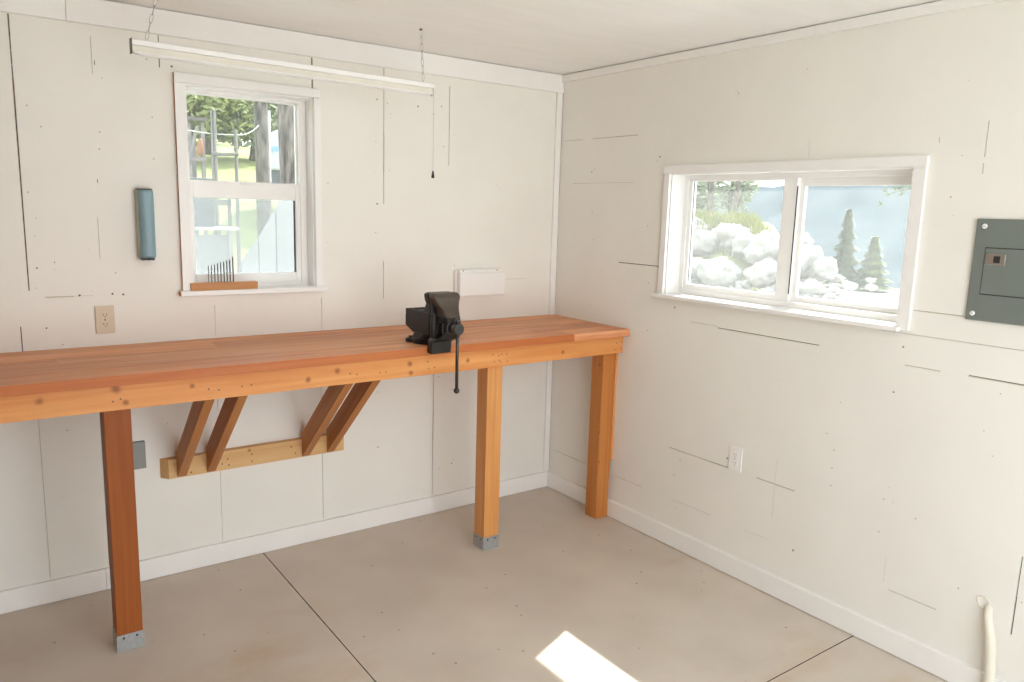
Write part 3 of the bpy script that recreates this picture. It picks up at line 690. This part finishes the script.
def broadleaf(x, y, r, h, label, mat, seed, n=900, crown=(1.6, 1.6, 1.3), bark=None, ls=.16, base=None):
    rng = random.Random(seed); z0 = ground_z(x, y)
    t = thing('leafy_tree', (x, y, z0), label, 'tree', 'trees beyond the windows')
    mb, pts = trunk_mb(x, y, r, h, (rng.uniform(-.2, .2), 0), seed=seed); 
    for k in range(5):
        p = Vector(pts[8+k]); a = rng.uniform(0, 6.28); mb.tube([p, p + Vector((math.cos(a)*.5*crown[0], math.sin(a)*.5*crown[1], .5))], [r*.4, r*.12], 6)
    mesh_obj('trunk', mb, bark or BARK, t)
    mb = MB(); cz = z0 + h*.9
    for k in range(9):
        c = (x + rng.uniform(-.6, .6)*crown[0], y + rng.uniform(-.6, .6)*crown[1], (base if base else cz) + rng.uniform(-.5, .6)*crown[2])
        leaves(mb, c, [v*rng.uniform(.45, .7) for v in crown], n//9, ls, rng)
    mesh_obj('foliage', mb, mat, t); return t

# --- beyond the back window
for (x, y, r, h, lab, bk, lean, sd) in (
        (-.135, 5.0, .085, 6.5, 'grey tree trunk in the middle of the back window, left of the darker trunk', BARK, (.12, 0), 1),
        (-.125, 4.0, .125, 6.5, 'dark rough tree trunk at the right edge of the back window', BARK2, (.02, 0), 2)):
    z0 = ground_z(x, y); t = thing('tree', (x, y, z0), lab, 'tree', 'trunks behind the back window')
    mb, pts = trunk_mb(x, y, r, h, lean, 1.7, seed=sd); mesh_obj('trunk', mb, bk, t)
    mb = MB(); rng = random.Random(sd)
    for k in range(8): leaves(mb, (x+rng.uniform(-1, 1), y+rng.uniform(-.8, .8), z0+h-.6+rng.uniform(-.6, .8)), (.7, .7, .5), 110, .14, rng)
    mesh_obj('foliage', mb, LEAF, t)
for args in ((1.3, 14.0, 3.6, 'pale green tree at the upper left of the back window', LEAF, 11), (2.3, 16.5, 4.0, 'pale green tree over the meadow in the back window', LEAF, 12),
             (3.0, 15.0, 3.2, 'grey green tree left of the grey trunk in the back window', LEAF2, 13), (5.2, 24, 5.0, 'tall far tree seen between the two trunks', LEAF, 14)):
    x, y, h, lab, mat, sd = args
    broadleaf(x, y, .13, h, lab, mat, sd, 2200, (1.35, 1.2, 1.0), ls=.12, base=ground_z(x, y) + (1.15 if sd != 14 else 1.2))
SIL = plain('weathered_wood', (.17, .16, .145), .9, var=.25, scale=9, bump=.5, stretch=(1, 1, .25)); PALEW = plain('pale_weathered_wood', (.27, .255, .235), .9, var=.2, scale=9)
# log fence frame
lf = thing('log_fence', (-.74, 4.05, .2), 'grey log fence frame with one crossbar in the back window', 'fence')
for x, r in ((-.845, .016), (-.872, .010), (-.655, .018)):
    mb = MB(); mb.tube([(x-.01, 4.05, .1), (x, 4.05, 1.4), (x+.004, 4.05, 2.52 if x < -.8 else 2.36)], [r*1.2, r, r*.9], 10); mesh_obj('post', mb, SIL, lf)
mb = MB(); mb.tube([(-.875, 4.03, 2.125), (-.76, 4.03, 2.122), (-.64, 4.03, 2.135)], [.019, .016, .017], 10); mesh_obj('rail', mb, SIL, lf)
# lean-to shed of grey boards
sh = thing('lean_to_shed', (-1.05, 4.4, .3), 'grey board lean-to shed at the left of the back window', 'shed')
mb = MB()
for k in range(5): mb.box(-1.42+k*.105, -1.325+k*.105, 4.50, 4.52, .2, 2.33-.01*k)
mesh_obj('board_wall', mb, plain('shed_boards', (.20, .197, .19), .9, var=.25, scale=8, stretch=(1, 1, .2)), sh)
for x in (-1.395, -1.03, -.905):
    mb = MB(); mb.box(x, x+.032, 4.28, 4.32, .2, 2.42); mesh_obj('post', mb, PALEW, sh)
mb = MB(); mb.prism([(4.20, 2.43), (4.62, 2.46), (4.62, 2.49), (4.20, 2.46)], 'x', -1.50, -.86); mesh_obj('roof_board', mb, plain('shed_roof', (.15, .14, .125), .9, var=.2), sh)
for z in (2.06, 1.80):
    mb = MB(); mb.box(-1.42, -.87, 4.26, 4.28, z, z+.04); mesh_obj('rail', mb, PALEW, sh)
mb = MB(); mb.prism([(-1.06, 2.02), (-1.035, 2.02), (-.935, 2.38), (-.96, 2.38)], 'y', 4.245, 4.258); mesh_obj('diagonal_brace', mb, PALEW, sh)
mb = MB(); mb.tube([(-.935, 4.24, 2.115), (-.935, 4.24, 2.13), (-.93, 4.24, 2.2), (-.925, 4.24, 2.255), (-.925, 4.24, 2.27)], [.018, .034, .030, .018, .008], 14)
single('hanging_pot', mb, plain('terracotta', (.33, .16, .09), .7), 'orange clay pot hanging on the grey shed outside the back window', 'pot')
mb = MB()
A, B_, D_ = Vector((-1.30, 4.15, 2.37)), Vector((-.56, 4.15, 2.325)), Vector((-.17, 4.86, 2.50))
mb.tube([A + (B_-A)*t - Vector((0, 0, .03*math.sin(PI*t))) for t in [k/10 for k in range(11)]] + [B_ + (D_-B_)*t - Vector((0, 0, .02*math.sin(PI*t))) for t in [k/8 for k in range(1, 9)]], .0032, 6)
single('clothes_line', mb, plain('white_rope', (.85, .85, .82), .6), 'white line strung from the grey shed to the grey trunk', 'rope')
mb = MB(); x = .055; mb.tube([(x-.02, 5.2, .4), (x, 5.2, 2.7)], .013, 10)
single('white_pole', mb, plain('pole_paint', (.5, .5, .48), .5), 'thin white pole beside the grey trunk in the back window', 'pole')
# garden shelf unit near the glass, crate on top
gt = thing('garden_shelf', (-1.35, 2.5, .1), 'pale garden shelf unit below the meeting rail of the back window', 'shelf')
mb = MB(); mb.box(-1.62, -1.14, 2.36, 2.74, 1.475, 1.495); mesh_obj('shelf_top', mb, plain('pale_shelf', (.5, .5, .49), .6), gt, .003)
for (x, y) in ((-1.61, 2.38), (-1.215, 2.38), (-1.61, 2.70), (-1.215, 2.70)):
    mb = MB(); mb.box(x, x+.03, y, y+.03, .05, 1.475); mesh_obj('leg', mb, PALEW, gt)
mb = MB(); mb.box(-1.58, -1.215, 2.395, 2.40, .55, 1.44); mesh_obj('front_panel', mb, plain('grey_panel', (.22, .225, .225), .7, var=.08), gt)
mb = MB(); mb.box(-1.58, -1.22, 2.40, 2.70, .5, .52); mesh_obj('shelf', mb, PALEW, gt)
mb = MB()
mb.box(-1.56, -1.29, 2.45, 2.70, 1.4955, 1.82); mb.box(-1.575, -1.275, 2.44, 2.71, 1.82, 1.85)
single('storage_bin', mb, plain('grey_bin', (.10, .105, .11), .6), 'dark grey bin standing on the pale garden shelf outside', 'bin', bevel=.006)
mb = MB()
for b in ((-1.265, -1.25, 1.496, 1.80), (-1.10, -1.075, .1, 1.80)): mb.box(b[0], b[1], 2.78, 2.80, b[2], b[3])
mb.box(-1.265, -1.075, 2.78, 2.80, 1.655, 1.70); mb.box(-1.265, -1.075, 2.78, 2.80, 1.47, 1.50)
single('lattice_frame', mb, SIL, 'grey wooden frame behind the garden shelf outside', 'frame')
# upright white boards with slanted tops in front of the trunks
pm = plain('pale_panel', (.33, .337, .34), .5, var=.03)
for i, prof_ in enumerate(([(-.97, .1), (-.832, .1), (-.832, 1.385), (-.97, 1.205)], [(-.826, .1), (-.682, .1), (-.682, 1.625), (-.826, 1.393)], [(-.676, .1), (-.30, .1), (-.30, 1.86), (-.565, 1.85), (-.676, 1.635)])):
    mb = MB(); mb.prism(prof_, 'y', 2.90, 2.93)
    single('slanted_board', mb, pm, ('pale blue white board outside the back window, lowest and leftmost of three', 'pale blue white board outside between the lowest and the widest board', 'widest and tallest pale blue white board outside the back window')[i], 'board', 'white boards outside the back window', bevel=.004)
# white trailer on the slope
tr = thing('trailer', (1.6, 8.0, ground_z(1.6, 8)), 'white camper trailer with blue stripe behind the dark trunk', 'trailer')
zt0 = 2.18
def turn(mb):                                            # parked at an angle
    a = math.radians(-23)
    for v in mb.bm.verts: dx, dy = v.co.x-.97, v.co.y-8; v.co.x = .97 + dx*math.cos(a) - dy*math.sin(a); v.co.y = 8 + dx*math.sin(a) + dy*math.cos(a)
mb = MB(); mb.prism([(.97, zt0), (3.3, zt0), (3.3, 2.72), (3.2, 2.78), (1.08, 2.76), (.98, 2.70)], 'y', 8.0, 10.0); turn(mb); mesh_obj('body', mb, plain('trailer_white', (.45, .48, .51), .4), tr, .03)
mb = MB(); mb.box(.98, 3.29, 7.985, 7.999, 2.45, 2.52); turn(mb); mesh_obj('stripe', mb, plain('trailer_blue', (.22, .38, .58), .4), tr)
mb = MB(); mb.box(1.0, 3.28, 8.05, 9.95, 1.80, zt0-.001); turn(mb); mesh_obj('skirt', mb, plain('trailer_under', (.10, .11, .12), .7), tr)
for x in (1.9, 2.6):
    mb = MB(); mb.tube([(x, 7.98, 1.75), (x, 8.0, 1.75), (x, 8.16, 1.75), (x, 8.18, 1.75)], [.28, .33, .33, .28], 22); turn(mb); wh = mesh_obj('wheel', mb, M['black'], tr)
    mb = MB(); mb.tube([(x, 7.955, 1.75), (x, 7.98, 1.75)], .16, 18); turn(mb); mesh_obj('hub', mb, M['steel'], wh)
# --- beyond the right window
ROCK = plain('pale_granite', (.33, .32, .30), .9, var=.16, scale=3, bump=.7, bscale=9)
def boulder(x, y, z, sx, sy, sz, label, seed):
    rng = random.Random(seed); mb = MB(); vs = mb.ball((0, 0, 0), 1, sub=4)
    off = Vector((seed*3.1, seed*1.7, seed*.9))
    for v in vs:
        n = v.co.normalized(); k = .95 + .42*mnoise.noise(n*1.2 + off) + .22*mnoise.noise(n*2.6 + off) - .22*abs(mnoise.noise(n*4.2 + off)) + .06*mnoise.noise(n*9 + off)
        v.co = Vector((n.x*sx*k + x, n.y*sy*k + y, n.z*sz*k + z))
        for a in range(3): pass
    single('boulder', mb, ROCK, label, 'rock', 'boulders outside the right window')
for b in (
    (12.3, 9.15, 1.02, .50, .50, .40, 'broad pale boulder at the left end of the rock bank', 21),
    (12.4, 8.45, 1.22, .45, .42, .34, 'knobbly boulder under the grass edge in the left pane', 22),
    (12.2, 7.85, .95, .42, .40, .36, 'mid sized boulder left of the big round one', 23),
    (12.0, 7.25, .98, .42, .46, .40, 'big round pale boulder just left of the centre bar', 24),
    (12.0, 6.50, 1.10, .36, .34, .34, 'topmost boulder just right of the centre bar', 25),
    (11.9, 6.15, .80, .36, .36, .36, 'angular boulder below the topmost one in the right pane', 26),
    (11.9, 5.72, .66, .30, .30, .30, 'small round boulder at the right end of the pile', 27),
    (11.4, 6.75, .48, .42, .42, .36, 'pale boulder low in the middle of the pile', 28),
    (11.3, 7.9, .42, .46, .50, .36, 'wide flat boulder low on the left of the bank', 29),
    (11.2, 8.9, .38, .55, .60, .42, 'large flat boulder at the foot of the left bank', 30),
    (11.3, 5.6, .24, .30, .34, .22, 'low flat boulder at the foot of the right pile', 31),
    (12.5, 9.95, 1.25, .5, .55, .4, 'pale boulder beyond the left edge of the glass', 32)):
    boulder(*b)
mb = MB(); rng = random.Random(5)
for k in range(240):
    y = rng.uniform(4.6, 10.5); x = 10.9 - .1*(y-8) + rng.uniform(-.7, 1.0); s = rng.uniform(.05, .17)
    vs = mb.ball((x, y, ground_z(x, y) + s*.2 + max(0, x-10.8)*.35), s, sc=(1, rng.uniform(.8, 1.3), rng.uniform(.5, .8)), sub=1)
    for v in vs: v.co += Vector((rng.uniform(-.2, .2), rng.uniform(-.2, .2), rng.uniform(-.2, .2)))*s
    for f in {f for v in vs for f in v.link_faces}: f.smooth = False
single('rubble', mb, ROCK, 'pale broken stones spread along the foot of the boulder bank', 'rubble', kind='stuff')
mb = MB(); rng = random.Random(8)
for k in range(5200):
    y = rng.uniform(6.4, 11.5); x = 12.2 - .25*(y-8) + rng.uniform(.2, 2.6); z = ground_z(x, y)-.08; h = 0 if y < 7.0 + .6*(x-12.5) else rng.uniform(.12, .38); a = rng.uniform(0, 6.28); w = .018
    if h == 0: continue
    dx, dy = math.cos(a)*w, math.sin(a)*w; bx2, by2 = rng.uniform(-.12, .12), rng.uniform(-.12, .12)
    mb.bm.faces.new([mb.bm.verts.new(p) for p in ((x-dx, y-dy, z), (x+dx, y+dy, z), (x+bx2, y+by2, z+h))])
single('bank_grass', mb, leafy('bank_grass', (.20, .215, .05), .45), 'yellow green grass growing on top of the boulder bank', 'grass', kind='stuff')
# spruces at the rim of the valley
for (x, y, h, r, lab, sd) in ((16.0, 7.72, 2.0, .52, 'taller young spruce standing right of the boulder pile', 41), (16.0, 6.95, 1.32, .54, 'shorter paler spruce, second from the boulder pile', 42)):
    z0 = ground_z(x, y)-.05; rng = random.Random(sd); t = thing('young_spruce', (x, y, z0), lab, 'tree', 'young spruces at the valley rim')
    mb = MB(); mb.tube([(x, y, z0-.1), (x, y, z0+h)], [.05, .008], 8); mesh_obj('trunk', mb, BARK2, t)
    mb = MB()
    for k in range(3200):
        t_ = rng.random()**1.5; z = z0 + .08 + (h-.05)*t_; rr = r*(1-t_)*(.75 + .25*math.cos(t_*38))*rng.uniform(.35, 1.05); a = rng.uniform(0, 6.28)
        p = Vector((x + rr*math.cos(a), y + rr*math.sin(a), z)); d = Vector((math.cos(a), math.sin(a), -.25)).normalized()*rng.uniform(.08, .14); e = Vector((-math.sin(a), math.cos(a), .2))*.04
        mb.bm.faces.new([mb.bm.verts.new(q) for q in (p-d, p+e, p+d, p-e)])
    mesh_obj('needles', mb, NEEDLE if sd == 41 else leafy('pale_spruce', (.19, .26, .10), .35), t)
# pine whose branch reaches in from the right
px_, py_ = 6.2, .15; pz = ground_z(px_, py_); t = thing('pine_tree', (px_, py_, pz), 'pine tree whose pale branch hangs in at the right of the right window', 'tree')
mb = MB(); mb.tube([(px_, py_, pz-.2), (px_, py_+.02, 2), (px_+.05, py_, 4.6)], [.11, .085, .03], 12); mesh_obj('trunk', mb, BARK, t)
rng = random.Random(77)
for k, (z, ln, ang, sag) in enumerate(((2.02, 1.25, 95, .05), (1.92, .85, 70, .1), (2.25, 1.0, 100, .1), (1.62, .75, 96, .12), (2.7, 1.1, 120, .2), (2.5, .9, 200, .2), (1.9, .9, 250, .2), (3.1, .9, 60, .1), (3.4, .8, 150, .1), (2.15, .7, 130, .1), (1.75, .55, 120, .05))):
    a = math.radians(ang); d = Vector((math.cos(a), math.sin(a), 0)); P0 = Vector((px_, py_, z)); mb = MB()
    pts = [P0 + d*ln*s + Vector((0, 0, .10*math.sin(s*3)-sag*s*s)) for s in [i/6 for i in range(7)]]
    mb.tube(pts, [.016*(1-.8*i/6) for i in range(7)], 6); br = mesh_obj('branch', mb, BARK, t)
    mb = MB()
    for i in range(int(20*ln)):
        s = rng.uniform(.25, 1.0); c = P0 + d*ln*s + Vector((0, 0, .10*math.sin(s*3)-sag*s*s)) + Vector((rng.gauss(0, .07), rng.gauss(0, .07), rng.gauss(0, .05)))
        for j in range(22):
            n = Vector((rng.gauss(0, 1), rng.gauss(0, 1), rng.gauss(.3, 1))).normalized()*rng.uniform(.05, .09); e = n.orthogonal().normalized()*.006
            mb.bm.faces.new([mb.bm.verts.new(q) for q in (c-e, c+e, c+n)])
    mesh_obj('needles', mb, PINE, br)
# thin trunks and pale trees behind the bank
for (x, y, r, h, lab, sd) in ((14.5, 11.05, .085, 9, 'left thin bare trunk behind the grass bank', 3), (14.5, 10.15, .065, 9, 'right thin bare trunk behind the grass bank', 5)):
    z0 = ground_z(x, y); t = thing('tree', (x, y, z0), lab, 'tree', 'thin trunks behind the grass bank'); mb, pts = trunk_mb(x, y, r, h, (.05, -.35 if sd == 5 else -.05), 1.2, seed=sd); mesh_obj('trunk', mb, BARK2, t)
    mb = MB(); rng = random.Random(sd)
    for k in range(6): leaves(mb, (x+rng.uniform(-.6, .6), y+rng.uniform(-.6, .6), z0+h-.3+rng.uniform(-.6, .6)), (.6, .6, .5), 90, .14, rng)
    mesh_obj('foliage', mb, LEAF, t)
for (x, y, h, lab, sd) in ((15.5, 12.35, 2.6, 'pale leafy tree at the left edge of the right window', 51), (16.2, 11.75, 2.2, 'small pale leafy tree left of the thin trunks', 52)):
    broadleaf(x, y, .06, h, lab, LEAF2, sd, 900, (.75, .75, .8), ls=.10, base=2.35)

# ------------------------------------------------------------------ light
w = bpy.data.worlds.new('sky'); bpy.context.scene.world = w; w.use_nodes = True
N = w.node_tree.nodes; L = w.node_tree.links; bg = N['Background']
tc = N.new('ShaderNodeTexCoord'); sx = N.new('ShaderNodeSeparateXYZ'); cr = N.new('ShaderNodeValToRGB')
L.new(tc.outputs['Generated'], sx.inputs[0]); L.new(sx.outputs['Z'], cr.inputs[0])
cr.color_ramp.elements[0].color = (.98, .985, .985, 1); cr.color_ramp.elements[1].color = (.80, .90, 1.0, 1); cr.color_ramp.elements[1].position = .7
L.new(cr.outputs[0], bg.inputs['Color']); bg.inputs['Strength'].default_value = SKY
def sun_dir(el): 
    e = math.radians(el); h = Vector((-.930, -.368, 0)).normalized(); return Vector((h.x*math.cos(e), h.y*math.cos(e), -math.sin(e)))
sd_ = bpy.data.lights.new('sun', 'SUN'); sd_.energy = SUN; sd_.angle = math.radians(.6); sd_.color = (1, .965, .90)
so = bpy.data.objects.new('sun', sd_); C.objects.link(so); so.location = (20, 8, 30); so.rotation_euler = sun_dir(SUN_EL).to_track_quat('-Z', 'Y').to_euler()
def portal(name, loc, d, sx_, sy_):
    l = bpy.data.lights.new(name, 'AREA'); l.shape = 'RECTANGLE'; l.size = sx_; l.size_y = sy_; l.cycles.is_portal = True
    o = bpy.data.objects.new(name, l); C.objects.link(o); o.location = loc; o.rotation_euler = Vector(d).to_track_quat('-Z', 'Z' if abs(d[2]) < .5 else 'Y').to_euler()
portal('portal_doorway', ((DOOR[0]+DOOR[1])/2, YF-T-.01, 1.11), (0, 1, 0), DOOR[1]-DOOR[0], 2.22)
portal('portal_back', (-1.765, .2, 1.72), (0, -1, 0), .6, .9)
portal('portal_right', (.2, -1.47, 1.58), (-1, 0, 0), 1.2, .62)

# ------------------------------------------------------------------ camera
sc = bpy.context.scene
cam = bpy.data.cameras.new('camera'); co = bpy.data.objects.new('camera', cam); C.objects.link(co)
yaw, pit, rol = math.radians(-36.0022), math.radians(-9.5689), math.radians(1.6428)
fw = Vector((math.sin(-yaw)*math.cos(pit), math.cos(yaw)*math.cos(pit), math.sin(pit)))
r0 = fw.cross(Vector((0, 0, 1))).normalized(); u0 = r0.cross(fw)
r = r0*math.cos(rol) + u0*math.sin(rol); u = u0*math.cos(rol) - r0*math.sin(rol)
mat = Matrix((r, u, -fw)).transposed().to_4x4(); mat.translation = (-2.8729, -3.5377, 1.6699)
co.matrix_world = mat; cam.sensor_width = 36; cam.lens = 766.2435*36/1024; cam.clip_end = 2000; cam.clip_start = .02
sc.camera = co
sc.cycles.max_bounces = 14; sc.cycles.diffuse_bounces = 8; sc.cycles.transparent_max_bounces = 16; sc.cycles.sample_clamp_indirect = 12
sc.view_settings.view_transform = 'Standard'; sc.view_settings.look = 'None'; sc.view_settings.exposure = EXPO; sc.view_settings.gamma = 1
sc.view_settings.use_curve_mapping = False
